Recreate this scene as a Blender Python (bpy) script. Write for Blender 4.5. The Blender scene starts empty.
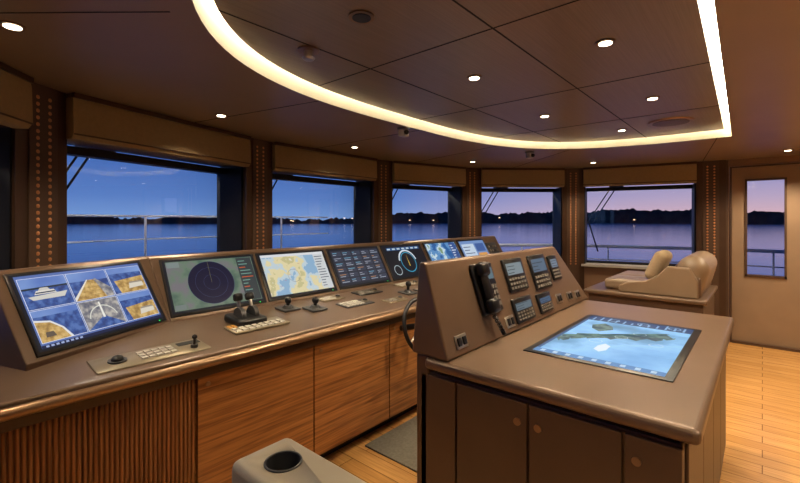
import bpy, bmesh, math, random
from mathutils import Matrix, Vector
random.seed(4)
scene = bpy.context.scene
try:
    scene.view_settings.view_transform = 'Standard'
except Exception: pass

# ------------------------------------------------------------ materials
def lin(c):
    c=c/255.0
    return c/12.92 if c<=0.04045 else ((c+0.055)/1.055)**2.4
def rgb(r,g,b): return (lin(r),lin(g),lin(b),1)
def newmat(name):
    m=bpy.data.materials.new(name); m.use_nodes=True
    nt=m.node_tree; b=nt.nodes['Principled BSDF']
    return m,nt,b
def N(nt,t,**kw):
    n=nt.nodes.new(t)
    for k,v in kw.items(): setattr(n,k,v)
    return n
def ramp(nt,stops,interp='LINEAR'):
    n=nt.nodes.new('ShaderNodeValToRGB'); cr=n.color_ramp; cr.interpolation=interp
    while len(cr.elements)<len(stops): cr.elements.new(0.5)
    for e,(p,c) in zip(cr.elements,stops): e.position=p; e.color=c
    return n
def coords(nt,scale=(1,1,1),rot=(0,0,0)):
    tc=N(nt,'ShaderNodeTexCoord'); mp=N(nt,'ShaderNodeMapping')
    mp.inputs['Scale'].default_value=scale; mp.inputs['Rotation'].default_value=rot
    nt.links.new(tc.outputs['Object'],mp.inputs['Vector']); return mp.outputs['Vector']
def plain(name,c,rough=.5,metal=0,var=.08,nscale=8,bump=0,bscale=200,spec=.5):
    m,nt,b=newmat(name)
    v=coords(nt); n=N(nt,'ShaderNodeTexNoise'); n.inputs['Scale'].default_value=nscale
    nt.links.new(v,n.inputs['Vector'])
    lo=tuple(x*(1-var) for x in c[:3])+(1,); hi=tuple(min(1,x*(1+var)) for x in c[:3])+(1,)
    r=ramp(nt,[(.3,lo),(.7,hi)]); nt.links.new(n.outputs['Fac'],r.inputs['Fac'])
    nt.links.new(r.outputs['Color'],b.inputs['Base Color'])
    b.inputs['Roughness'].default_value=rough; b.inputs['Metallic'].default_value=metal
    b.inputs['Specular IOR Level'].default_value=spec
    if bump:
        n2=N(nt,'ShaderNodeTexNoise'); n2.inputs['Scale'].default_value=bscale
        nt.links.new(v,n2.inputs['Vector'])
        bp=N(nt,'ShaderNodeBump'); bp.inputs['Strength'].default_value=bump; bp.inputs['Distance'].default_value=.002
        nt.links.new(n2.outputs['Fac'],bp.inputs['Height']); nt.links.new(bp.outputs['Normal'],b.inputs['Normal'])
    return m
def wood(name,c1,c2,scale=(1,30,30),rough=.4):
    m,nt,b=newmat(name); v=coords(nt,scale)
    n=N(nt,'ShaderNodeTexNoise'); n.inputs['Scale'].default_value=2.2; n.inputs['Detail'].default_value=8; n.inputs['Distortion'].default_value=.6
    nt.links.new(v,n.inputs['Vector'])
    r=ramp(nt,[(.32,c1),(.68,c2)]); nt.links.new(n.outputs['Fac'],r.inputs['Fac'])
    nt.links.new(r.outputs['Color'],b.inputs['Base Color']); b.inputs['Roughness'].default_value=rough
    return m
def planks(name,c1,c2):
    m,nt,b=newmat(name)
    tc=N(nt,'ShaderNodeTexCoord'); sp=N(nt,'ShaderNodeSeparateXYZ'); cb=N(nt,'ShaderNodeCombineXYZ')
    nt.links.new(tc.outputs['Object'],sp.inputs[0]); nt.links.new(sp.outputs['Y'],cb.inputs['X']); nt.links.new(sp.outputs['X'],cb.inputs['Y'])
    br=N(nt,'ShaderNodeTexBrick'); br.inputs['Scale'].default_value=1; br.inputs['Brick Width'].default_value=1.9; br.offset=.37
    br.inputs['Row Height'].default_value=.11; br.inputs['Mortar Size'].default_value=.0025; br.inputs['Mortar Smooth'].default_value=.1
    br.inputs['Color1'].default_value=c1; br.inputs['Color2'].default_value=c2
    br.inputs['Mortar'].default_value=tuple(x*.4 for x in c1[:3])+(1,)
    nt.links.new(cb.outputs[0],br.inputs['Vector'])
    mp=N(nt,'ShaderNodeMapping'); mp.inputs['Scale'].default_value=(2,40,1); nt.links.new(cb.outputs[0],mp.inputs['Vector'])
    n=N(nt,'ShaderNodeTexNoise'); n.inputs['Scale'].default_value=2; n.inputs['Detail'].default_value=6; nt.links.new(mp.outputs[0],n.inputs['Vector'])
    r=ramp(nt,[(.3,(.72,.72,.72,1)),(.7,(1.1,1.1,1.1,1))]); nt.links.new(n.outputs['Fac'],r.inputs['Fac'])
    mx=N(nt,'ShaderNodeMix',data_type='RGBA',blend_type='MULTIPLY'); mx.inputs[0].default_value=1
    nt.links.new(br.outputs['Color'],mx.inputs[6]); nt.links.new(r.outputs['Color'],mx.inputs[7])
    nt.links.new(mx.outputs[2],b.inputs['Base Color']); b.inputs['Roughness'].default_value=.27
    return m
_E={}
def E(r,g,b,s=1.0):
    k=(r,g,b,s)
    if k not in _E:
        m,nt,p=newmat('screen_%d_%d_%d'%(r,g,b))
        p.inputs['Base Color'].default_value=(.01,.01,.01,1); p.inputs['Roughness'].default_value=.4; p.inputs['Specular IOR Level'].default_value=.15
        p.inputs['Emission Color'].default_value=rgb(r,g,b); p.inputs['Emission Strength'].default_value=s
        _E[k]=m
    return _E[k]
def chart(name,stops,scale=4,s=1.0,detail=4,interp='CONSTANT'):
    m,nt,p=newmat(name); v=coords(nt); n=N(nt,'ShaderNodeTexNoise')
    n.inputs['Scale'].default_value=scale; n.inputs['Detail'].default_value=detail; nt.links.new(v,n.inputs['Vector'])
    r=ramp(nt,stops,interp); nt.links.new(n.outputs['Fac'],r.inputs['Fac'])
    p.inputs['Base Color'].default_value=(.01,.01,.01,1); p.inputs['Roughness'].default_value=.4; p.inputs['Specular IOR Level'].default_value=.15
    nt.links.new(r.outputs['Color'],p.inputs['Emission Color']); p.inputs['Emission Strength'].default_value=s
    return m
def emit(name,c,s):
    m,nt,p=newmat(name); p.inputs['Base Color'].default_value=(.8,.8,.8,1)
    p.inputs['Emission Color'].default_value=c; p.inputs['Emission Strength'].default_value=s
    return m

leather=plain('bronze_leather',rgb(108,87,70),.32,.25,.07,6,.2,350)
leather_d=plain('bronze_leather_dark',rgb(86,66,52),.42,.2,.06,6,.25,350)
nosing=plain('bronze_rail',rgb(150,120,92),.28,.6,.05)
teak_v=wood('teak_door',rgb(112,68,34),rgb(176,116,62),(1.2,30,34),.32)
teak_s=wood('teak_slat',rgb(112,68,36),rgb(154,100,56),(30,30,1.5),.4)
ceil_m=plain('ceiling_bronze',rgb(150,129,112),.38,.25,.04,3)
def ceiling_panel_mat():
    m,nt,b=newmat('ceiling_panel_bronze'); v=coords(nt,(1,60,1)); n=N(nt,'ShaderNodeTexNoise'); n.inputs['Scale'].default_value=3
    nt.links.new(v,n.inputs['Vector']); r=ramp(nt,[(.3,rgb(130,114,104)),(.7,rgb(142,126,115))]); nt.links.new(n.outputs['Fac'],r.inputs['Fac'])
    nt.links.new(r.outputs['Color'],b.inputs['Base Color']); b.inputs['Roughness'].default_value=.36; b.inputs['Metallic'].default_value=.3; return m
ceil_p=ceiling_panel_mat()
seam=plain('seam_black',rgb(26,20,17),.8)
cream=plain('cove_cream',rgb(224,216,192),.7,0,.02)
wall_m=plain('wall_leather',rgb(130,102,80),.5,.05,.05,5,.2,300)
col_m=plain('column_bronze',rgb(84,64,50),.35,.5,.06)
rivet_m=plain('rivet_copper',rgb(205,145,98),.3,.6,.03)
fabric=plain('blind_fabric',rgb(156,134,100),.8,0,.05,40,.3,400)
black=plain('black_plastic',rgb(20,20,22),.35,0,.03)
blackm=plain('black_frame',rgb(16,18,24),.5,0,.03)
dkgrey=plain('dark_grey',rgb(52,52,54),.4)
grey=plain('grey_plastic',rgb(120,116,108),.4)
steel=plain('brushed_steel',rgb(176,170,160),.28,.9,.04)
railm=plain('rail_white_steel',rgb(220,222,226),.35,.2,.03)
silver=plain('silver_plate',rgb(140,128,106),.35,.5,.04)
white=plain('white_paint',rgb(190,186,178),.4)
creaml=plain('tan_leather',rgb(138,117,94),.42,0,.05,6,.2,300)
greyl=plain('grey_leather',rgb(146,136,120),.5,0,.05,6,.2,300)
pillow_m=plain('pillow_fabric',rgb(172,150,120),.85,0,.06,60,.3,500)
carpet=plain('carpet_grey',rgb(116,112,100),.95,0,.14,60,.6,400)
floor_m=planks('oak_planks',rgb(190,140,78),rgb(208,158,94))
ring_m=plain('downlight_trim',rgb(150,120,95),.3,.8)
led_m=emit('led_strip',(1,.91,.70,1),26)
lamp_m=emit('lamp_glow',(1,.84,.6,1),10)
green_led=E(60,255,120,1.5); amber=E(225,150,60,.8)
def glass_mat():
    m=bpy.data.materials.new('window_glass'); m.use_nodes=True; nt=m.node_tree; nt.nodes.clear()
    o=N(nt,'ShaderNodeOutputMaterial'); mx=N(nt,'ShaderNodeMixShader'); t=N(nt,'ShaderNodeBsdfTransparent'); g=N(nt,'ShaderNodeBsdfGlossy')
    g.inputs['Roughness'].default_value=.0; f=N(nt,'ShaderNodeFresnel'); f.inputs['IOR'].default_value=1.4
    t.inputs['Color'].default_value=(.95,.98,1,1)
    nt.links.new(f.outputs[0],mx.inputs[0]); nt.links.new(t.outputs[0],mx.inputs[1]); nt.links.new(g.outputs[0],mx.inputs[2]); nt.links.new(mx.outputs[0],o.inputs[0])
    return m
glass=glass_mat()

# ------------------------------------------------------------ mesh builder
class MB:
    def __init__(s,M=None): s.v=[];s.f=[];s.mi=[];s.sm=[];s.mats=[];s.M=M or Matrix()
    def idx(s,m):
        if m not in s.mats: s.mats.append(m)
        return s.mats.index(m)
    def add(s,vs,fs,m,smooth=False):
        o=len(s.v); s.v+= [s.M@Vector(p) for p in vs]; i=s.idx(m)
        for f in fs: s.f.append([o+k for k in f]); s.mi.append(i); s.sm.append(smooth)
    def box(s,x0,x1,y0,y1,z0,z1,m):
        vs=[(x,y,z) for z in(z0,z1) for y in(y0,y1) for x in(x0,x1)]
        s.add(vs,[(0,2,3,1),(4,5,7,6),(0,1,5,4),(2,6,7,3),(0,4,6,2),(1,3,7,5)],m)
    def rbox(s,x0,x1,y0,y1,z0,z1,r,m,seg=3):
        bm=bmesh.new(); bmesh.ops.create_cube(bm,size=1)
        for v in bm.verts: v.co=Vector(((x0+x1)/2+v.co.x*(x1-x0),(y0+y1)/2+v.co.y*(y1-y0),(z0+z1)/2+v.co.z*(z1-z0)))
        bmesh.ops.bevel(bm,geom=bm.edges[:],offset=r,segments=seg,affect='EDGES',profile=.5)
        bm.verts.index_update(); s.add([v.co[:] for v in bm.verts],[[v.index for v in f.verts] for f in bm.faces],m,True); bm.free()
    def prism_x(s,prof,x0,x1,m):
        f0=x0 if callable(x0) else (lambda y:x0); f1=x1 if callable(x1) else (lambda y:x1)
        n=len(prof); vs=[(f0(y),y,z) for y,z in prof]+[(f1(y),y,z) for y,z in prof]
        fs=[(i,(i+1)%n,(i+1)%n+n,i+n) for i in range(n)]+[list(range(n))[::-1],list(range(n,2*n))]
        s.add(vs,fs,m)
    def prism_z(s,poly,z0,z1,m):
        n=len(poly); vs=[(x,y,z0) for x,y in poly]+[(x,y,z1) for x,y in poly]
        fs=[(i,(i+1)%n,(i+1)%n+n,i+n) for i in range(n)]+[list(range(n))[::-1],list(range(n,2*n))]
        s.add(vs,fs,m)
    def cyl(s,p0,p1,r,m,n=16,r2=None,smooth=True):
        p0=Vector(p0);p1=Vector(p1); r2=r if r2 is None else r2
        d=(p1-p0).normalized(); a=d.orthogonal().normalized(); b=d.cross(a)
        c=[(math.cos(2*math.pi*i/n),math.sin(2*math.pi*i/n)) for i in range(n)]
        vs=[p0+r*(a*x+b*y) for x,y in c]+[p1+r2*(a*x+b*y) for x,y in c]
        s.add(vs,[(i,(i+1)%n,(i+1)%n+n,i+n) for i in range(n)],m,smooth)
        s.add(vs[:n],[list(range(n))[::-1]],m); s.add(vs[n:],[list(range(n))],m)
    def tube(s,pts,r,m,n=8,closed=False):
        pts=[Vector(p) for p in pts]; K=len(pts); vs=[]; up=None
        for i,p in enumerate(pts):
            a=pts[(i-1)%K] if (closed or i>0) else p; b=pts[(i+1)%K] if (closed or i<K-1) else p
            d=(b-a).normalized()
            if up is None: up=d.orthogonal().normalized()
            up=(up-d*up.dot(d)).normalized(); q=d.cross(up)
            vs+=[p+r*(up*math.cos(2*math.pi*j/n)+q*math.sin(2*math.pi*j/n)) for j in range(n)]
        fs=[]
        for i in range(K if closed else K-1):
            for j in range(n):
                fs.append((i*n+j,i*n+(j+1)%n,((i+1)%K)*n+(j+1)%n,((i+1)%K)*n+j))
        if not closed: fs+= [list(range(n))[::-1],[(K-1)*n+j for j in range(n)]]
        s.add(vs,fs,m,True)
    def ell(s,c,rad,m,n=16,k=10,zmin=-1):
        vs=[];fs=[]
        for i in range(k+1):
            ph=math.acos(max(-1,min(1,1-(1-zmin)*i/k)))
            for j in range(n):
                th=2*math.pi*j/n; vs.append((c[0]+rad[0]*math.sin(ph)*math.cos(th),c[1]+rad[1]*math.sin(ph)*math.sin(th),c[2]+rad[2]*math.cos(ph)))
        for i in range(k):
            for j in range(n): fs.append((i*n+j,(i+1)*n+j,(i+1)*n+(j+1)%n,i*n+(j+1)%n))
        s.add(vs,fs,m,True)
    def rect(s,x0,y0,x1,y1,m,z=.001): s.add([(x0,y0,z),(x1,y0,z),(x1,y1,z),(x0,y1,z)],[(0,1,2,3)],m)
    def poly(s,pts,m,z=.001): s.add([(x,y,z) for x,y in pts],[list(range(len(pts)))],m)
    def disc(s,cx,cy,r,m,z=.002,n=40): s.poly([(cx+r*math.cos(2*math.pi*i/n),cy+r*math.sin(2*math.pi*i/n)) for i in range(n)],m,z)
    def ring(s,cx,cy,r,w,m,z=.003,n=40,a0=0,a1=360):
        vs=[];fs=[]
        for i in range(n+1):
            a=math.radians(a0+(a1-a0)*i/n); vs+=[(cx+r*math.cos(a),cy+r*math.sin(a),z),(cx+(r-w)*math.cos(a),cy+(r-w)*math.sin(a),z)]
            if i<n: fs.append((2*i,2*i+2,2*i+3,2*i+1))
        s.add(vs,fs,m)
    def build(s,name,parent=None,bevel=0,seg=2):
        me=bpy.data.meshes.new(name); me.from_pydata([tuple(v) for v in s.v],[],s.f)
        for m in s.mats: me.materials.append(m)
        me.polygons.foreach_set('material_index',s.mi); me.polygons.foreach_set('use_smooth',s.sm)
        me.validate(); me.update()
        o=bpy.data.objects.new(name,me); scene.collection.objects.link(o)
        if parent: o.parent=parent
        if bevel:
            b=o.modifiers.new('bevel','BEVEL'); b.width=bevel; b.segments=seg; b.limit_method='ANGLE'; b.angle_limit=math.radians(40)
        return o
def empty(name,loc=(0,0,0)):
    e=bpy.data.objects.new(name,None); e.empty_display_size=.1; scene.collection.objects.link(e); return e
def frame(o,xa,ya):
    xa=Vector(xa).normalized(); ya=Vector(ya).normalized(); za=xa.cross(ya)
    M=Matrix.Identity(4)
    for i in range(3): M[i][0]=xa[i];M[i][1]=ya[i];M[i][2]=za[i];M[i][3]=o[i]
    return M

# ------------------------------------------------------------ room plan (x starboard, y forward)
CEIL=2.18
C=[(-.75,.35),(-.50,1.80),(.42,2.97),(2.02,3.47),(3.70,3.51),(5.08,3.09),(6.08,2.03),(6.40,.48)]
AFT=-2.2
room=C+[(6.42,AFT),(-.75,AFT)]
fb=MB(); fb.prism_z(room,-.05,0,floor_m); fb.build('floor')
CX=2.48
def Dshape(off=0):
    pts=[]
    A=2.12-off;B=1.95-off; n=56
    for i in range(n+1):
        a=math.pi*i/n; c=math.cos(a);s_=math.sin(a)
        x=CX+A*math.copysign(abs(c)**(2/3),c); q=abs(s_)**(2/3)
        pts.append((x,.12+off+(B-off)*q+.027*(x-1.7)*(1-q)))
    return pts
def fill(loops,z):
    bm=bmesh.new(); es=[]
    for L in loops:
        vs=[bm.verts.new((x,y,z)) for x,y in L]
        for i in range(len(vs)): es.append(bm.edges.new((vs[i],vs[(i+1)%len(vs)])))
    bmesh.ops.triangle_fill(bm,use_beauty=True,use_dissolve=False,edges=es)
    for f in bm.faces:
        f.normal_update()
        if f.normal.z>0: f.normal_flip()
    return bm
ceil_root=empty('ceiling')
D0=Dshape(0)
bm=fill([room,D0],CEIL); me=bpy.data.meshes.new('ceiling_soffit'); bm.to_mesh(me); bm.free(); me.materials.append(ceil_m)
o=bpy.data.objects.new('soffit_panel',me); scene.collection.objects.link(o); o.parent=ceil_root
cb=MB(); n=len(D0)
cb.add([(x,y,CEIL) for x,y in D0]+[(x,y,2.34) for x,y in D0],[(i,(i+1)%n,(i+1)%n+n,i+n) for i in range(n)],cream)
cb.add([(x,y,2.34) for x,y in D0],[list(range(n))],cream)
cb.build('cove_recess',ceil_root)
D1=Dshape(.052)
PB=2.240
pb=MB(); pb.prism_z(D1,PB,PB+.02,ceil_p); pb.build('inner_panel',ceil_root)
def cross_at(v,ax):
    out=[]
    for i in range(len(D1)):
        p,q=D1[i],D1[(i+1)%len(D1)]
        if (p[ax]-v)*(q[ax]-v)<0: out.append(p[1-ax]+(q[1-ax]-p[1-ax])*(v-p[ax])/(q[ax]-p[ax]))
    return min(out),max(out)
sb=MB()
PZ=PB-.0015
for y in (.83,1.53):
    a,b=cross_at(y,1); sb.box(a,b,y-.0035,y+.0035,PZ,PZ+.003,seam)
for x in (1.54,2.57,3.58):
    a,b=cross_at(x,0); sb.box(x-.0035,x+.0035,a,b,PZ,PZ+.003,seam)
for (x0,y0,x1,y1) in [(.58,1.55,-.05,2.3),(1.6,2.03,1.35,3.2),(2.65,2.08,2.65,3.4),(3.7,1.95,4.1,3.3),(4.4,1.5,5.4,2.6),(4.6,.3,6.3,.55),(.36,.3,-.7,.3)]:
    v=Vector((x1-x0,y1-y0,0)); L=v.length; M=frame((x0,y0,0),v,(-v.y,v.x,0)); sb.M=M; sb.box(0,L,-.003,.003,CEIL-.0015,CEIL+.001,seam)
sb.M=Matrix(); sb.build('panel_seams',ceil_root)
La=Dshape(.008);Lb=Dshape(.044); lb=MB()
lb.add([(x,y,2.325) for x,y in La]+[(x,y,2.325) for x,y in Lb],[(i,(i+1)%n,(i+1)%n+n,i+n) for i in range(n)],led_m)
lb.build('cove_light')
rb=MB(); rb.prism_z(room,2.42,2.5,ceil_m); rb.build('roof_slab',ceil_root)

SILL=.82;HEAD=1.92
wf=MB(); win=0
def segframe(a,b):
    d=Vector((b[0]-a[0],b[1]-a[1],0)); L=d.length; d/=L
    inn=Vector((d.y,-d.x,0))
    M=Matrix.Identity(4)
    for i in range(3): M[i][0]=d[i];M[i][1]=inn[i];M[i][2]=(0,0,1)[i];M[i][3]=(a[0],a[1],0)[i]
    return M,L
for i in range(len(C)-1):
    M,L=segframe(C[i],C[i+1]); wf.M=M
    wf.box(.06,L-.06,-.3,0,0,SILL,wall_m); wf.box(.06,L-.06,-.3,0,HEAD+.02,CEIL+.1,wall_m)
    w=MB(M)
    w.box(.12,.165,-.29,-.005,SILL+.03,HEAD,blackm); w.box(L-.165,L-.12,-.29,-.005,SILL+.03,HEAD,blackm)
    w.box(.165,L-.165,-.29,-.20,SILL+.03,SILL+.06,blackm); w.box(.165,L-.165,-.29,-.20,HEAD-.05,HEAD,blackm)
    w.box(.17,L-.17,-.262,-.256,SILL+.06,HEAD-.05,glass)
    w.box(.12,L-.12,-.3,.05,SILL,SILL+.03,white if i==5 or i==6 else silver)
    win+=1; w.build('window_%d'%win)
    rbm=MB(M)
    rbm.prism_x([(0,CEIL),(.075,CEIL),(.085,CEIL-.05),(.09,HEAD+.03),(.07,HEAD),(0,HEAD)],.15,L-.15,fabric)
    rbm.box(.15,L-.15,.0,.095,CEIL-.03,CEIL-.001,col_m); rbm.box(.15,L-.15,.088,.094,HEAD+.02,HEAD+.03,leather_d)
    rbm.build('roller_blind',bevel=.006)
    if i>=2:
        wp=MB(M)
        for dx in (0,.07): wp.cyl((.50+dx,-.42,1.98),(.16+dx,-.40,1.42),.008,blackm,8)
        wp.cyl((.17,-.40,1.45),(.30,-.40,1.0),.01,blackm,8); wp.box(.45,.63,-.45,-.30,1.93,2.0,blackm)
        wp.build('window_wiper')
wf.M=Matrix(); wf.build('wall_front')
for i in range(1,len(C)):
    p=C[i]; a=Vector(C[i-1]); b=Vector(C[i+1]) if i<len(C)-1 else Vector((6.41,-1))
    q=Vector(p); d=((q-a).normalized()+(b-q).normalized()).normalized()
    M,_=segframe(p,(p[0]+d.x,p[1]+d.y)); c=MB(M)
    c.box(-.145,.145,-.3,.06,0,CEIL,col_m); c.box(-.08,.08,.06,.068,.0,CEIL-.001,leather_d)
    z=.85
    while z<2.14:
        for x in (-.034,.034):
            vs=[];k=8
            for j in range(k): vs.append((x+.011*math.cos(2*math.pi*j/k),.068,z+.011*math.sin(2*math.pi*j/k)))
            vs.append((x,.075,z)); c.add(vs,[(j,(j+1)%k,k) for j in range(k)],rivet_m,True)
        z+=.036
    c.build('column')
sw=MB()
X=6.40
def wquad(b,y0,y1,z0,z1,m,x0=X,x1=X+.12): b.box(x0,x1,y0,y1,z0,z1,m)
wquad(sw,.30,.48,0,CEIL,wall_m); wquad(sw,AFT,-.62,0,CEIL,wall_m); wquad(sw,-.62,.30,2.10,CEIL,wall_m)
sw.box(X-.006,X,.31,.36,0,CEIL,leather_d)
sw.build('wall_right')
ab=MB(); ab.box(-.87,6.52,AFT-.12,AFT,0,CEIL,wall_m); ab.build('wall_back')
lbw=MB(); lbw.box(-.87,-.75,AFT,.35,0,CEIL,wall_m); lbw.build('wall_left')
dr=MB()
door_m=plain('door_leather',rgb(146,122,98),.5,.1,.05,5,.15,300)
y0,y1=-.595,.275
wy0,wy1,wz0,wz1=-.21,.155,.80,1.94
dr.box(X+.02,X+.08,y0,wy0,.0,2.08,door_m); dr.box(X+.02,X+.08,wy1,y1,.0,2.08,door_m)
dr.box(X+.02,X+.08,wy0,wy1,.0,wz0,door_m); dr.box(X+.02,X+.08,wy0,wy1,wz1,2.08,door_m)
for (a,b,c,d) in [(wy0,wy0+.02,wz0,wz1),(wy1-.02,wy1,wz0,wz1),(wy0,wy1,wz0,wz0+.02),(wy0,wy1,wz1-.02,wz1)]:
    dr.box(X+.005,X+.09,a,b,c,d,leather_d)
dr.box(X+.05,X+.054,wy0+.02,wy1-.02,wz0+.02,wz1-.02,glass)
dr.box(X-.01,X+.10,y1,y1+.02,0,2.095,leather_d); dr.box(X-.01,X+.10,y0-.02,y0,0,2.095,leather_d); dr.box(X-.01,X+.10,y0,y1,2.08,2.095,leather_d)
dr.box(X-.03,X+.10,y0,y1,0,.03,leather_d)
dr.cyl((X+.02,-.5,1.0),(X-.05,-.5,1.0),.012,steel); dr.cyl((X-.05,-.5,1.0),(X-.05,-.38,1.0),.011,steel)
dr.box(X+.0,X+.02,-.52,-.48,.93,1.07,steel)
dr.build('door_1')
tb=MB(); tb.box(X-.015,X,.31,.47,0,.09,leather_d); tb.box(X-.015,X,AFT,-.63,0,.09,leather_d); tb.build('baseboard_right')

# ------------------------------------------------------------ downlights
LC=(1,.78,.53)
def downlight(x,y,z,watt=22,lit=True,r=.027):
    root=empty('ceiling_downlight'); b=MB()
    b.cyl((x,y,z),(x,y,z-.006),r+.014,ring_m,24); b.cyl((x,y,z-.006),(x,y,z-.008),r,lamp_m if lit else blackm,24)
    b.build('trim_ring',root)
    if lit:
        l=bpy.data.lights.new('spot','SPOT'); l.energy=watt*2.8; l.color=LC; l.spot_size=math.radians(130); l.spot_blend=.7; l.shadow_soft_size=.035
        lo=bpy.data.objects.new('lamp',l); lo.location=(x,y,z-.03); lo.parent=root; scene.collection.objects.link(lo)
for x,y in [(1.98,.52),(2.0,1.19),(3.08,.53),(3.08,1.23),(4.0,.92)]: downlight(x,y,PZ)
downlight(1.12,1.16,PZ,lit=False,r=.036)
for x,y in [(.24,2.10),(1.38,2.81),(2.84,3.04),(4.5,2.70),(5.55,1.6)]: downlight(x,y,CEIL,17)
for x,y in [(5.88,-.2),(5.2,-.6)]: downlight(x,y,CEIL,32)
for x,y in [(.3,-.9),(1.9,-.9),(3.5,-.9),(5.2,-1.6)]: downlight(x,y,CEIL,30)  # unseen downlights behind the camera, added as fill for the room
b=MB(); b.cyl((1.18,1.57,PZ),(1.18,1.57,PZ-.008),.05,ring_m,24); b.cyl((1.18,1.57,PZ-.008),(1.18,1.57,PZ-.038),.02,steel); b.cyl((1.18,1.57,PZ-.038),(1.18,1.57,PZ-.048),.03,steel,20,.022); b.build('sprinkler')
b=MB(); b.cyl((3.92,.55,PZ),(3.92,.55,PZ-.008),.16,ring_m,40,.15); b.cyl((3.92,.55,PZ-.008),(3.92,.55,PZ-.012),.125,leather_d,40); b.build('ceiling_speaker')
for (x,y) in [(2.50,2.12),(4.25,1.86)]:
    b=MB(); b.cyl((x,y,CEIL-.001),(x,y,CEIL-.012),.05,grey,24); b.rbox(x-.035,x+.035,y-.03,y+.03,CEIL-.07,CEIL-.012,.01,white); b.cyl((x-.01,y-.03,CEIL-.04),(x-.02,y-.05,CEIL-.045),.018,black); b.build('security_camera')

# ------------------------------------------------------------ helm console
hc=empty('helm_console')
X0,X1=-.1,5.0
BX=.935; BA=math.radians(26)
def desk_z(y): return .85+(y-1.905)*(.046/.58)
b=MB()
poly=[(-.1,1.905),(X1,1.905),(X1,2.485),(.2,2.485),(-.1,2.2)]
vs=[(x,y,desk_z(y)) for x,y in poly]+[(x,y,.79) for x,y in poly]; k=len(poly)
b.add(vs,[list(range(k)),list(range(k,2*k))[::-1]]+[((i+1)%k,i,i+k,(i+1)%k+k) for i in range(k)],leather)
b.build('desk_top',hc,bevel=.012,seg=3)
b=MB()
prof=[(2.485,.80),(2.485,.896),(2.49,.90),(2.685,1.237),(2.70,1.25),(2.73,1.25),(2.74,1.23),(2.74,.80)]
tn=math.tan(BA/2)
b.prism_x(prof,lambda y:BX-(y-2.485)*tn,X1+.05,leather)
WM=Matrix.Translation((BX,2.485,0))@Matrix.Rotation(BA,4,'Z')
b.M=WM; b.prism_x([(y-2.485,z) for y,z in prof],-.72,lambda y:y*tn,leather)
b.M=Matrix(); b.build('monitor_housing',hc,bevel=.005)
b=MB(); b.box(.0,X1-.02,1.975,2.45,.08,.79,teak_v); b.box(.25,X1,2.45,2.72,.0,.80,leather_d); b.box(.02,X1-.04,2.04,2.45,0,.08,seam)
b.box(0,X1,1.93,1.975,.745,.79,leather_d)
b.build('cabinet_body',hc)
b=MB()
seams=[.20,.845,1.505,2.15,2.80,3.45,4.10,X1-.02]
for i in range(1,len(seams)-1):
    b.box(seams[i]+.004,seams[i+1]-.004,1.95,1.975,.09,.742,teak_v)
    b.cyl((seams[i]+.05,1.95,.70),(seams[i]+.05,1.946,.70),.011,nosing,16)
b.build('cabinet_doors',hc,bevel=.002)
b=MB(); x=0.0
b.box(0,.842,1.965,1.975,.09,.742,teak_s)
while x<.835:
    b.cyl((x+.008,1.962,.09),(x+.008,1.962,.742),.0075,teak_s,8); x+=.0175
b.build('louvred_panel',hc)
b=MB(); b.cyl((-.1,1.90,.815),(X1,1.90,.815),.021,nosing,16)
for x in seams: b.box(x-.01,x+.01,1.90,1.95,.80,.83,nosing)
b.build('grab_rail',hc)

UPV=Vector((0,.195,.337)).normalized()
def console_frame(x,d=0.0):
    o=Vector((x,2.49,.90))+UPV*d
    return frame(o,(1,0,0),UPV)
def wing_frame(x,d=0.0):
    o=Vector((x,.005,.90))+UPV*d
    return WM@frame(o,(1,0,0),UPV)
W_,H_=.575,.345
charts_land=chart('chart_land',[(0,rgb(140,175,205)),(.44,rgb(190,206,214)),(.52,rgb(222,210,165)),(.62,rgb(196,188,140)),(.7,rgb(225,220,200))],9,.95,6)
radar_bg=chart('radar_bg',[(0,rgb(50,72,70)),(.45,rgb(78,100,88)),(.56,rgb(100,120,102)),(.68,rgb(112,108,114))],9,1,6,'LINEAR')
sea_chart=chart('sat_chart',[(0,rgb(40,90,150)),(.45,rgb(90,140,190)),(.55,rgb(190,210,220)),(.62,rgb(120,150,120))],9,1,6)
gold_feed=chart('cam_gold',[(.35,rgb(150,118,70)),(.5,rgb(190,154,92)),(.65,rgb(214,182,120))],45,1,3,'LINEAR')
blue_feed=chart('cam_blue',[(.35,rgb(44,64,122)),(.5,rgb(60,88,152)),(.65,rgb(84,114,176))],40,1,3,'LINEAR')
grey_feed=chart('cam_grey',[(.35,rgb(96,98,112)),(.5,rgb(136,134,138)),(.65,rgb(184,178,170))],40,1,4,'LINEAR')
sky_feed=chart('cam_sky',[(.3,rgb(84,114,184)),(.7,rgb(126,156,210))],6,1,2,'LINEAR')
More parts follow.
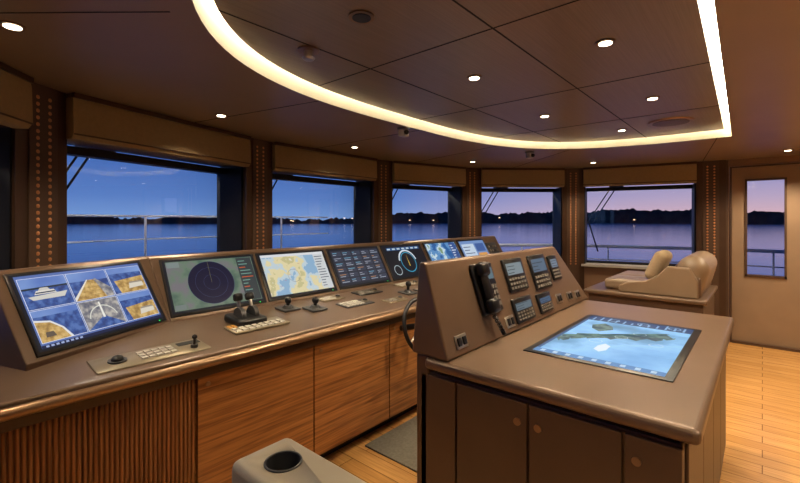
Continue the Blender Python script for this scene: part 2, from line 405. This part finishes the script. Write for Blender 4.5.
def cam_tile(b,x0,y0,x1,y1,kind):
    w=x1-x0;h=y1-y0
    P=lambda pts,m,z: b.poly([(x0+w*u,y0+h*v) for u,v in pts],m,z)
    b.rect(x0-.002,y0-.002,x1+.002,y1+.002,E(225,230,245),.0018)
    if kind==0:   # yacht at anchor
        b.rect(x0,y0,x1,y1,blue_feed,.0022); b.rect(x0,y0+h*.66,x1,y1,sky_feed,.0024); P([(0,.62),(1,.64),(1,.70),(0,.68)],E(36,48,60),.0025)
        P([(.08,.40),(.16,.28),(.84,.28),(.94,.46)],E(205,202,194),.0026); P([(.22,.45),(.70,.45),(.66,.57),(.28,.57)],E(220,216,206),.0026)
        P([(.32,.57),(.58,.57),(.54,.66),(.38,.66)],E(200,196,190),.0027); P([(.25,.48),(.68,.48),(.67,.52),(.26,.52)],E(44,50,76),.0028)
    if kind==1:   # side deck looking forward
        b.rect(x0,y0,x1,y1,sky_feed,.0022); b.rect(x0,y0,x1,y0+h*.68,blue_feed,.0023); P([(.0,0),(.80,0),(.62,.70),(.46,.70)],gold_feed,.0026)
        P([(.80,0),(1,0),(1,.30),(.66,.74),(.62,.70)],grey_feed,.0027); P([(.0,0),(.0,.12),(.44,.72),(.46,.70)],E(226,220,204),.0028)
        for t in (.2,.4,.6,.8): P([(.46*t,.70*t),(.46*t+.01,.70*t),(.80-.18*t,.70*t),(.80-.18*t,.70*t+.01)],E(110,84,50),.0028)
    if kind==2:   # aft deck
        b.rect(x0,y0,x1,y1,blue_feed,.0022); P([(.18,0),(1,0),(1,.60),(.10,.50)],gold_feed,.0026)
        b.rect(x0,y0+h*.78,x1,y1,sky_feed,.0027); P([(.45,.14),(.92,.18),(.92,.34),(.5,.34)],E(214,206,190),.0028); P([(.5,.34),(.92,.34),(.88,.40),(.54,.40)],E(150,140,126),.0028)
    if kind==3:   # foredeck
        b.rect(x0,y0,x1,y1,blue_feed,.0022); P([(0,0),(.62,0),(.50,.34),(.30,.58),(0,.66)],gold_feed,.0026)
        b.rect(x0,y0+h*.80,x1,y1,sky_feed,.0027); P([(.62,0),(.68,0),(.54,.36),(.32,.63),(0,.72),(0,.66),(.30,.58),(.50,.34)],E(222,222,222),.0028)
        P([(.12,.14),(.34,.14),(.30,.30),(.14,.30)],E(96,84,74),.0029)
    if kind==4:   # mast camera
        b.rect(x0,y0,x1,y1,grey_feed,.0022); P([(0,0),(.5,.42),(1,0)],blue_feed,.0025); b.ring(x0+w*.5,y0+h*.30,h*.5,.005,E(215,215,205),.0027,24,10,170); P([(.47,.35),(.53,.35),(.52,.92),(.48,.92)],E(230,228,220),.0028)
lefts=[-.665,.95,1.565,2.19,2.82,3.46,4.10]
for i,x in enumerate(lefts):
    F=wing_frame(x,.012) if i==0 else console_frame(x,.018)
    w,h=(.63,.362) if i==0 else (W_,H_)
    b=MB(F)
    b.rbox(-.012,w+.012,-.004,h+.012,-.004,.007,.004,black,2)
    b.M=F@Matrix.Translation((0,0,.0072))
    b.rect(0,.012,w,h,E(18,22,34),.0004)
    if i==0:
        b.rect(.014,.024,w-.014,h-.008,E(84,108,170),.001)
        tw=.190;th=.142
        for r in range(2):
            for c in range(3):
                xx=.022+c*(tw+.008); yy=.046+r*(th+.008); cam_tile(b,xx,yy,xx+tw,yy+th,[[3,4,2],[0,1,2]][r][c])
        b.rect(.014,.022,w-.014,.036,E(24,34,70),.0022)
        for c in range(8): b.rect(.03+c*.02,.025,.042+c*.02,.033,E(160,175,215),.0026)
    if i==1:
        b.rect(.015,.025,w-.015,h-.01,radar_bg,.001)
        b.disc(.26,.180,.142,E(14,15,46),.0014,56)
        for r in (.142,.10,.05): b.ring(.26,.180,r,.0013,E(60,74,120),.0018,56)
        b.rect(.2595,.180,.2605,.320,E(150,150,90),.002)
        b.rect(.45,.03,w-.02,h-.015,E(50,58,62),.0014)
        for r in range(12): b.rect(.46,.05+r*.023,.46+random.uniform(.03,.085),.056+r*.023,E(110,150,140) if r%3 else E(190,90,50),.002)
        b.rect(.02,h-.05,.09,h-.015,E(120,132,130),.002); b.rect(.02,.03,.08,.06,E(110,120,118),.002)
    if i==2:
        b.rect(.015,.025,w-.015,h-.01,charts_land,.001)
        for r in range(5): b.rect(.1+r*.05,.09+r*.04,.12+r*.05,.092+r*.04,E(180,60,110),.002)
        b.ring(.24,.16,.05,.002,E(90,90,120),.002)
        b.rect(.46,.03,w-.018,h-.015,E(200,204,206),.0016); b.rect(.015,h-.03,w-.015,h-.01,E(214,216,220),.0018)
        for r in range(12): b.rect(.468,.05+r*.022,.468+random.uniform(.03,.08),.056+r*.022,E(60,70,90),.002)
    if i==3:
        b.rect(.012,.022,w-.012,h-.01,E(34,38,50),.001)
        for r in range(6):
            for c in range(5):
                xx=.025+c*.108;yy=.04+r*.048
                b.rect(xx,yy,xx+.098,yy+.04,E(52,58,76),.0014)
                b.rect(xx+.008,yy+.008,xx+random.uniform(.03,.09),yy+.013,E(165,175,190),.0018); b.rect(xx+.008,yy+.024,xx+random.uniform(.03,.08),yy+.029,random.choice([E(110,170,200),E(160,165,180),E(180,130,80)]),.0018)
    if i==4:
        b.rect(.012,.022,w-.012,h-.01,E(14,18,30),.001)
        b.ring(.29,.16,.13,.016,E(205,215,225),.0016,50,10,170); b.ring(.29,.16,.105,.008,E(60,160,200),.0016,50,0,360)
        b.poly([(.285,.12),(.295,.12),(.29,.24)],E(240,200,80),.002)
        b.ring(.10,.09,.05,.006,E(180,200,210),.0016); b.ring(.48,.09,.05,.006,E(180,200,210),.0016)
        b.rect(.05,.29,.53,.32,E(34,80,130),.0016)
        for c in range(7): b.rect(.06+c*.068,.297,.1+c*.068,.312,E(190,205,215),.002)
    if i==5:
        b.rect(.012,.022,w-.012,h-.01,sea_chart,.001); b.rect(.43,.03,w-.02,h-.015,E(50,80,140),.0014)
        for r in range(9): b.rect(.445,.05+r*.03,.445+random.uniform(.04,.1),.062+r*.03,E(200,212,225),.002)
        b.rect(.03,.06,.2,.12,E(215,222,230),.0016)
    if i==6:
        b.rect(.012,.022,w-.012,h-.01,E(110,140,190),.001); b.rect(.04,.06,.3,h-.05,E(190,206,224),.0014); b.rect(.33,.06,.53,.17,E(210,150,80),.0014); b.rect(.33,.19,.53,h-.05,E(60,90,150),.0014)
        for r in range(5): b.rect(.06,.09+r*.04,.06+random.uniform(.1,.2),.1+r*.04,E(60,80,120),.002)
    b.rect(w-.04,.002,w-.033,.008,green_led,.001)
    b.build('monitor')
b=MB(console_frame(X1-.30,.05)); b.rbox(0,.25,0,.26,0,.008,.004,dkgrey,2)
for r in range(4):
    for c in range(4): b.cyl((.04+c*.055,.04+r*.055,.008),(.04+c*.055,.04+r*.055,.014),.014,[steel,black,silver][(r+c)%3],12)
b.build('alarm_panel')

def desk_frame(x,y,rot=0):
    s=.046/.58; M=frame((x,y,desk_z(y)+.0005),(1,0,0),(0,1,s)); return M@Matrix.Rotation(rot,4,'Z')
def btns(b,x0,y0,nx,ny,dx,dy,w,h,m,z0=.006,hh=.006):
    for i in range(nx):
        for j in range(ny): b.box(x0+i*dx,x0+i*dx+w,y0+j*dy,y0+j*dy+h,z0,z0+hh,m)
b=MB(desk_frame(.47,1.965)); b.rbox(0,.45,0,.165,0,.006,.003,silver,2)
b.cyl((.09,.085,.006),(.09,.085,.012),.035,dkgrey,24); b.ell((.09,.085,.012),(.024,.024,.02),black)
btns(b,.17,.04,5,3,.03,.034,.022,.022,white); b.box(.34,.44,.10,.14,.006,.008,black)
b.cyl((.39,.05,.006),(.39,.05,.02),.016,dkgrey); b.cyl((.39,.05,.02),(.39,.05,.05),.006,black); b.ell((.39,.05,.055),(.012,.012,.012),black)
b.build('camera_control_keypad')
def throttle(x,y,sc=1):
    b=MB(desk_frame(x,y)@Matrix.Scale(sc,4))
    b.rbox(-.06,.27,-.10,.04,0,.012,.004,silver,2); b.rbox(.0,.17,-.03,.16,.0,.045,.015,black,3)
    btns(b,-.05,-.09,8,2,.038,.036,.026,.024,white,.012,.006); btns(b,-.05,-.02,2,2,.024,.028,.016,.018,amber,.012,.004)
    for k in (.045,.125):
        b.cyl((k-.012,.06,.045),(k+.012,.06,.045),.05,dkgrey,24)
        b.M=desk_frame(x,y)@Matrix.Scale(sc,4)@Matrix.Translation((k,.06,.06))@Matrix.Rotation(math.radians(-18 if k<.1 else -30),4,'X')
        b.cyl((0,0,0),(0,0,.085),.009,steel,12); b.rbox(-.026,.026,-.017,.017,.07,.115,.013,black,3)
        b.M=desk_frame(x,y)@Matrix.Scale(sc,4)
    b.build('throttle_control')
throttle(1.15,2.16)
def joystick(x,y,big=1):
    b=MB(desk_frame(x,y)); b.rbox(-.06,.06,-.06,.06,0,.012,.004,dkgrey,2); b.cyl((0,0,.012),(0,0,.028),.038,black,24,.024)
    b.cyl((0,0,.028),(0,0,.075*big),.011,black,12,.014); b.ell((0,0,.085*big),(.02,.026,.024),black); b.build('joystick')
joystick(1.58,2.32,.7); joystick(1.72,2.22,.7); joystick(2.60,2.16,.9); joystick(3.42,2.2,1.1)
def keypad(x,y,w=.26,d=.13,nx=6,ny=3,m=white,base=dkgrey,name='control_keypad'):
    b=MB(desk_frame(x,y)); b.rbox(0,w,0,d,0,.008,.003,base,2)
    btns(b,.015,.015,nx,ny,(w-.09)/nx,(d-.02)/ny,(w-.09)/nx*.7,(d-.02)/ny*.65,m,.008,.005)
    b.cyl((w-.038,d/2,.008),(w-.038,d/2,.014),.026,silver,20); b.ell((w-.038,d/2,.014),(.019,.019,.013),black); b.build(name)
keypad(1.90,2.10); keypad(2.22,2.30,.24,.12,5,3,grey,black); keypad(2.24,2.02,.2,.1,4,2,grey,silver); keypad(2.72,2.08); keypad(2.72,2.32,.28,.12,6,2,white,silver)
keypad(3.6,2.1); keypad(4.1,2.2,.3,.14); keypad(1.88,2.32,.2,.1,5,2,white,silver); keypad(3.2,2.32,.26,.1,5,2,white,black)
throttle(3.05,2.05,.8)
b=MB(desk_frame(3.95,2.0)); b.box(0,.2,0,.14,0,.012,white); b.box(.005,.195,.0,.135,.012,.016,grey); b.build('notebook')
b=MB(desk_frame(.20,2.05)); b.rbox(-.10,-.03,-.02,.06,0,.06,.01,grey); b.cyl((-.065,.02,.06),(-.065,.02,.10),.014,black); b.build('handheld_radio')

b=MB(Matrix.Translation((2.27,1.76,.74))@Matrix.Rotation(math.radians(-15),4,'X'))
R=.18; b.tube([(R*math.cos(a*math.pi/20),0,R*math.sin(a*math.pi/20)) for a in range(40)],.014,black,10,True)
b.cyl((0,-.015,0),(0,.02,0),.035,steel,20)
for a in (90,210,330): 
    r=math.radians(a); b.cyl((0,0,0),(R*math.cos(r),0,R*math.sin(r)),.008,steel,8)
b.cyl((0,.02,0),(0,.19,0.0),.022,black,12); b.build('steering_wheel')

# ------------------------------------------------------------ chart table island
ct=empty('chart_table')
TX0,TX1,TY0,TY1,TZ=1.455,3.32,.13,1.12,.86
b=MB()
sx0,sx1,sy0,sy1=1.84,2.78,.26,.82
b.box(TX0,TX1,TY0,TY1,TZ-.05,TZ,leather); b.build('table_top',ct,bevel=.02,seg=4)
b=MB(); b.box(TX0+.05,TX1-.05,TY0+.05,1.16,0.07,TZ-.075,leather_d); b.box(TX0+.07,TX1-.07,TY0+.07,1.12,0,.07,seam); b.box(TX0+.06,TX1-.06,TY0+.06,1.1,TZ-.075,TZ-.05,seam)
ys=[TY0+.045,.34,.66,.975,1.165]
for i in range(4): b.box(TX0+.035,TX0+.05,ys[i]+.005,ys[i+1]-.005,.08,TZ-.085,leather_d)
for yy in (.62,.70,.30): 
    b.cyl((TX0+.035,yy,.70),(TX0+.028,yy,.70),.014,nosing,20)
for k in range(4): b.box(TX0+.1+k*.43,TX0+.1+k*.43+.42,TY0+.04,TY0+.05,.08,TZ-.085,leather_d)
b.build('cabinet',ct,bevel=.003)
b=MB()
V=[(1.465,1.0,.862),(3.36,1.0,.862),(3.02,1.135,1.27),(1.485,1.135,1.27),(1.485,1.17,1.27),(3.02,1.17,1.27),(3.36,1.20,.862),(1.47,1.20,.862)]
b.add(V,[(0,1,2,3),(3,2,5,4),(4,5,6,7),(0,3,4,7),(1,6,5,2),(0,7,6,1)],leather)
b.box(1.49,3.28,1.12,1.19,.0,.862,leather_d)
b.build('instrument_panel',ct,bevel=.012,seg=3)
b=MB(frame((sx0,sy0,TZ+.001),(1,0,0),(0,1,0))); w=sx1-sx0;h=sy1-sy0
b.rbox(-.012,w+.012,-.012,h+.012,-.001,.004,.002,black,2)
tbl=chart('table_chart',[(.30,rgb(106,166,222)),(.50,rgb(150,204,246)),(.60,rgb(112,166,208)),(.70,rgb(92,140,174))],2.6,1.05,5,'LINEAR')
land=chart('table_land',[(.35,rgb(48,76,92)),(.5,rgb(84,112,112)),(.6,rgb(120,146,134)),(.7,rgb(60,90,104))],16,1,7,'LINEAR')
b.rect(.02,.02,w-.02,h-.02,tbl,.0046)
lp=[]
for k in range(24): t=k/23; lp.append((.24+.42*t+.02*math.sin(k*2.1),.50-.42*t+.05*math.sin(t*6)+.012*math.sin(k*1.7)))
lp2=[(x+.05+.03*math.sin(j*.9),min(y+.05+.02*math.sin(j*1.9),h-.03)) for j,(x,y) in enumerate(lp)][::-1]
b.poly(lp+lp2,land,.0052)
b.poly([(.55,.40),(.60,.45),(.68,.47),(.75,.42),(.70,.37),(.63,.35)],land,.0054)
for (cx_,cy_) in ((.35,.36),(.5,.28),(.45,.12),(.62,.22)): b.ring(cx_,cy_,.03,.002,E(230,240,250),.0058,24)
b.poly([(.18,.30),(.22,.28),(.30,.28),(.33,.31),(.28,.33),(.21,.33)],E(225,238,250),.0056)
b.rect(.02,.02,.07,h-.02,E(84,136,192),.005)
for r in range(9): b.rect(.03,.05+r*.055,.06,.07+r*.055,E(190,215,235),.0056)
b.rect(.80,.02,w-.02,h-.02,E(34,68,114),.005)
for r in range(12):
    b.rect(.812,.05+r*.041,.812+random.uniform(.04,.10),.060+r*.041,E(140,180,215),.0056)
for r in range(3): b.ring(.86,.10+r*.15,.03,.005,E(170,205,230),.0058,24)
for k in range(5): b.rect(.26+k*.10,.02,.2612+k*.10,h-.02,E(100,152,204),.0050)
b.rect(.07,h-.035,.80,h-.02,E(50,90,140),.0056)
b.build('chart_display')
up=Vector((0,.135,.408)).normalized()
def pf(x,d): return frame(Vector((x,1.0,.862))+up*d,(1,0,0),up)@Matrix.Translation((0,0,.001))
b=MB(pf(1.82,.13)); b.rbox(0,.20,0,.26,0,.02,.008,black,3); b.rbox(.02,.08,.005,.255,.025,.06,.02,black,4)
b.rbox(.01,.09,.0,.075,.02,.075,.022,black,3); b.rbox(.01,.09,.185,.26,.02,.075,.022,black,3)
btns(b,.11,.03,3,4,.027,.03,.018,.02,grey,.02,.005); b.box(.105,.185,.17,.23,.020,.022,E(90,110,120))
pts=[]
for k in range(110):
    t=k/109; a=k*.9; pts.append((.045+.012*math.cos(a)+.05*math.sin(t*math.pi),-.11*math.sin(t*math.pi),.04+.009*math.sin(a)))
b.tube(pts,.0028,black,6); b.build('telephone')
def pdev(name,x,d,w,h,scr,keys=True):
    b=MB(pf(x,d)); b.rbox(0,w,0,h,0,.014,.006,black,2)
    b.rect(.022,h*.50,w-.022,h-.028,scr,.0146); 
    for r in range(3): b.rect(.03,h*.55+r*h*.10,.03+random.uniform(.3,.65)*w,h*.57+r*h*.10,E(36,42,50),.0150)
    if keys: btns(b,.018,.015,6,3,(w-.03)/6,h*.13,(w-.03)/6*.55,h*.07,grey,.014,.004)
    b.build(name)
pdev('vhf_radio',2.16,.20,.24,.19,E(120,134,140))
pdev('intercom_panel',2.14,.03,.24,.135,E(90,106,116))
pdev('navigation_display',2.50,.17,.25,.22,E(80,100,120))
pdev('alarm_display',2.46,.03,.2,.12,E(64,88,116))
pdev('vhf_radio',2.80,.20,.15,.17,E(110,124,140))
for x,d in ((1.55,.03),(2.03,.03),(2.76,.05),(2.95,.04),(3.1,.03)):
    b=MB(pf(x,d)); b.rbox(0,.09,0,.06,0,.006,.003,steel,2); b.rbox(.010,.038,.012,.048,.006,.012,.002,black,2); b.rbox(.052,.08,.012,.048,.006,.012,.002,black,2); b.build('socket_panel')

b=MB(); b.rbox(1.90,4.2,1.26,1.94,.0,.012,.004,carpet,2); b.build('floor_mat')

# ------------------------------------------------------------ helm chair
ch=empty('helm_chair')
b=MB(); b.rbox(.515,.69,.45,1.01,.72,.86,.022,greyl,4)
arm=b.build('armrest_right',ch)
b2=MB(); b2.cyl((.60,.90,.79),(.60,.90,.9),.043,black,40); cut=b2.build('cutter')
md=arm.modifiers.new('cup','BOOLEAN'); md.object=cut; md.operation='DIFFERENCE'; md.solver='EXACT'
bpy.context.view_layer.update(); dg=bpy.context.evaluated_depsgraph_get()
nm=bpy.data.meshes.new_from_object(arm.evaluated_get(dg)); arm.modifiers.clear(); arm.data=nm; bpy.data.objects.remove(cut)
b=MB(); b.tube([(.60+.044*math.cos(a*math.pi/20),.90+.044*math.sin(a*math.pi/20),.861) for a in range(40)],.003,dkgrey,8,True)
b.cyl((.60,.90,.789),(.60,.90,.792),.043,black,32)
k=32; vs=[(.60+.0425*math.cos(2*math.pi*i/k),.90+.0425*math.sin(2*math.pi*i/k),z) for z in(.79,.86) for i in range(k)]
b.add(vs,[(i,(i+1)%k,(i+1)%k+k,i+k) for i in range(k)],dkgrey,True)
b.build('cup_holder',ch)
b=MB(); b.rbox(-.20,-.03,.45,1.01,.72,.86,.022,greyl,4); b.build('armrest_left',ch)
b=MB(); b.rbox(-.02,.505,.45,1.0,.50,.64,.05,creaml,5); b.rbox(-.02,.505,.34,.46,.52,1.05,.05,creaml,5)
b.rbox(-.19,.68,.36,.50,.5,.78,.03,leather_d,3); b.build('seat_and_back',ch)
b=MB(); b.cyl((.24,.68,.03),(.24,.68,.5),.05,steel,24); b.cyl((.24,.68,0),(.24,.68,.03),.24,steel,40,.2); b.build('pedestal',ch)

# ------------------------------------------------------------ pilot settee
st=empty('settee')
b=MB(); b.box(4.62,5.75,.40,1.38,0.0,.70,leather_d); b.rbox(4.58,5.78,.37,1.42,.70,.74,.012,leather,3); b.build('base',st,bevel=.004)
b=MB(); b.rbox(4.74,5.2,.62,1.26,.74,.85,.035,creaml,5); b.rbox(5.2,5.70,.62,1.26,.74,.85,.035,creaml,5); b.build('seat_cushions',st)
b=MB()
b.M=Matrix.Translation((0,.55,.74))@Matrix.Rotation(math.radians(14),4,'X')
b.rbox(4.66,5.74,-.12,.13,.0,.39,.12,creaml,8); b.build('backrest',st)
b=MB(); b.rbox(4.66,5.72,.42,.52,.74,.94,.03,leather,3)
side=[(.44,.74),(1.10,.74),(1.10,.80),(1.02,.845),(.86,.87),(.76,.93),(.68,1.02),(.50,1.02),(.44,.90)]
b.prism_x(side,4.64,4.70,creaml); b.prism_x(side,5.70,5.76,creaml); b.build('arm_shell',st,bevel=.015,seg=3)
b=MB(Matrix.Translation((4.96,.80,1.00))@Matrix.Rotation(math.radians(24),4,'X'))
b.rbox(-.18,.18,-.065,.065,-.15,.16,.06,pillow_m,5); 
b.build('throw_pillow')

# ------------------------------------------------------------ exterior
def sea_mat():
    m,nt,p=newmat('sea_water'); v=coords(nt,(1,1,1)); n=N(nt,'ShaderNodeTexNoise'); n.inputs['Scale'].default_value=.25; n.inputs['Detail'].default_value=5
    nt.links.new(v,n.inputs['Vector']); bp=N(nt,'ShaderNodeBump'); bp.inputs['Strength'].default_value=.05; bp.inputs['Distance'].default_value=.2
    nt.links.new(n.outputs['Fac'],bp.inputs['Height']); nt.links.new(bp.outputs['Normal'],p.inputs['Normal'])
    p.inputs['Base Color'].default_value=rgb(150,195,240); p.inputs['Roughness'].default_value=.12; return m
b=MB(); b.add([(-4000,-4000,-5),(4000,-4000,-5),(4000,4000,-5),(-4000,4000,-5)],[(0,1,2,3)],sea_mat()); b.build('sea')
b=MB(); hill=plain('tree_line',rgb(42,52,48),.95,0,.5,.05)
vs=[];fs=[];K=900
for i in range(K+1):
    ad=-70+220*i/K; a=math.radians(ad); R=820+60*math.sin(i*.022)
    base=17 if ad<38 else (17-7*min(1,(ad-38)/12))
    hgt=base+2.5*math.sin(i*.02+1)+1.6*math.sin(i*.061)+1.2*math.sin(i*.17)+1.0*math.sin(i*.53)+random.uniform(-1.4,1.4)
    vs+=[(R*math.cos(a),R*math.sin(a),-5),((R+20)*math.cos(a),(R+20)*math.sin(a),-5+hgt*1.2)]
    if i<K: fs.append((2*i,2*i+2,2*i+3,2*i+1))
b.add(vs,fs,hill); b.build('shoreline')
b=MB(); hl=emit('house_light',(1,.6,.25,1),3)
for i in range(14):
    a=math.radians(random.uniform(-5,60)); R=740; x,y=R*math.cos(a),R*math.sin(a); z=random.uniform(-1,5); b.box(x-1,x+1,y-1,y+1,z,z+1.0,hl)
b.build('shore_lights')
b=MB(); off=[]
cx,cy=2.9,.5
for p in [(-.9,.2)]+C[1:]+[(6.42,-.8)]:
    d=Vector((p[0]-cx,p[1]-cy)).normalized(); off.append((p[0]+d.x*1.5,p[1]+d.y*1.5))
for z,r in ((1.02,.026),(.80,.010),(.58,.010)):
    b.tube([(x,y,z) for x,y in off[4:]],r,railm,8)
for z,r in ((1.50,.010),(1.26,.007),(1.02,.02)):
    b.tube([(x,y,z) for x,y in off[:5]],r,railm,8)
for i in range(len(off)-1):
    for t in (0,.33,.67):
        x=off[i][0]+(off[i+1][0]-off[i][0])*t; y=off[i][1]+(off[i+1][1]-off[i][1])*t; b.cyl((x,y,-.3),(x,y,1.02 if i>3 else 1.5),.012,railm,8)
for (t,i) in ((.55,1),(.35,2),(.4,3)):
    x=off[i][0]+(off[i+1][0]-off[i][0])*t; y=off[i][1]+(off[i+1][1]-off[i][1])*t; b.cyl((x,y,-.3),(x,y,1.85),.014,railm,8)
b.prism_z(off,-.36,-.3,white)
b.build('deck_railing')
for i in (2,3,4,5,6):  # lamps and fittings added outside to brighten the railing
    a=Vector(C[i-1]);c2=Vector(C[i]); q=(a+c2)/2; d=Vector((q.x-cx,q.y-cy)).normalized(); q=q+d*.9
    root=empty('rail_fill_light'); m=MB(); m.cyl((q.x,q.y,2.36),(q.x,q.y,2.30),.05,white,20); m.cyl((q.x,q.y,2.30),(q.x,q.y,2.297),.035,lamp_m,20); 
    m.cyl((q.x,q.y,2.34),(q.x-d.x*.7,q.y-d.y*.7,2.34),.02,white,8); m.build('fitting',root)
    l=bpy.data.lights.new('deck','SPOT'); l.energy=40; l.color=(1,.86,.68); l.spot_size=math.radians(140); l.shadow_soft_size=.04
    lo=bpy.data.objects.new('lamp',l); lo.location=(q.x,q.y,2.27); lo.parent=root; scene.collection.objects.link(lo)

# ------------------------------------------------------------ world
wd=bpy.data.worlds.new('dusk'); scene.world=wd; wd.use_nodes=True; nt=wd.node_tree; bg=nt.nodes['Background']
tc=N(nt,'ShaderNodeTexCoord'); sp=N(nt,'ShaderNodeSeparateXYZ'); nt.links.new(tc.outputs['Generated'],sp.inputs[0])
r1=ramp(nt,[(0,rgb(126,160,216)),(.05,rgb(96,132,200)),(.16,rgb(58,98,174)),(.4,rgb(36,68,136)),(.8,rgb(24,44,100))]); nt.links.new(sp.outputs['Z'],r1.inputs['Fac'])
r2=ramp(nt,[(0,rgb(234,186,190)),(.045,rgb(194,170,198)),(.12,rgb(120,136,196)),(.3,rgb(68,94,166)),(.8,rgb(30,50,110))]); nt.links.new(sp.outputs['Z'],r2.inputs['Fac'])
dp=N(nt,'ShaderNodeVectorMath',operation='DOT_PRODUCT'); dp.inputs[1].default_value=(.98,-.15,0); nt.links.new(tc.outputs['Generated'],dp.inputs[0])
mr=N(nt,'ShaderNodeMapRange'); mr.inputs[1].default_value=.62; mr.inputs[2].default_value=.98; nt.links.new(dp.outputs['Value'],mr.inputs[0])
mx=N(nt,'ShaderNodeMix',data_type='RGBA'); nt.links.new(mr.outputs[0],mx.inputs[0]); nt.links.new(r1.outputs[0],mx.inputs[6]); nt.links.new(r2.outputs[0],mx.inputs[7])
nt.links.new(mx.outputs[2],bg.inputs['Color']); bg.inputs['Strength'].default_value=1.0

# ------------------------------------------------------------ camera
cam=bpy.data.cameras.new('camera'); co=bpy.data.objects.new('camera',cam); scene.collection.objects.link(co)
co.location=(0,0,1.46); co.rotation_euler=(math.radians(90),0,-math.atan2(.757,.653))
cam.sensor_width=36; cam.lens=420/800*36; cam.shift_y=-21.5/800; cam.clip_start=.05; cam.clip_end=9000
scene.camera=co
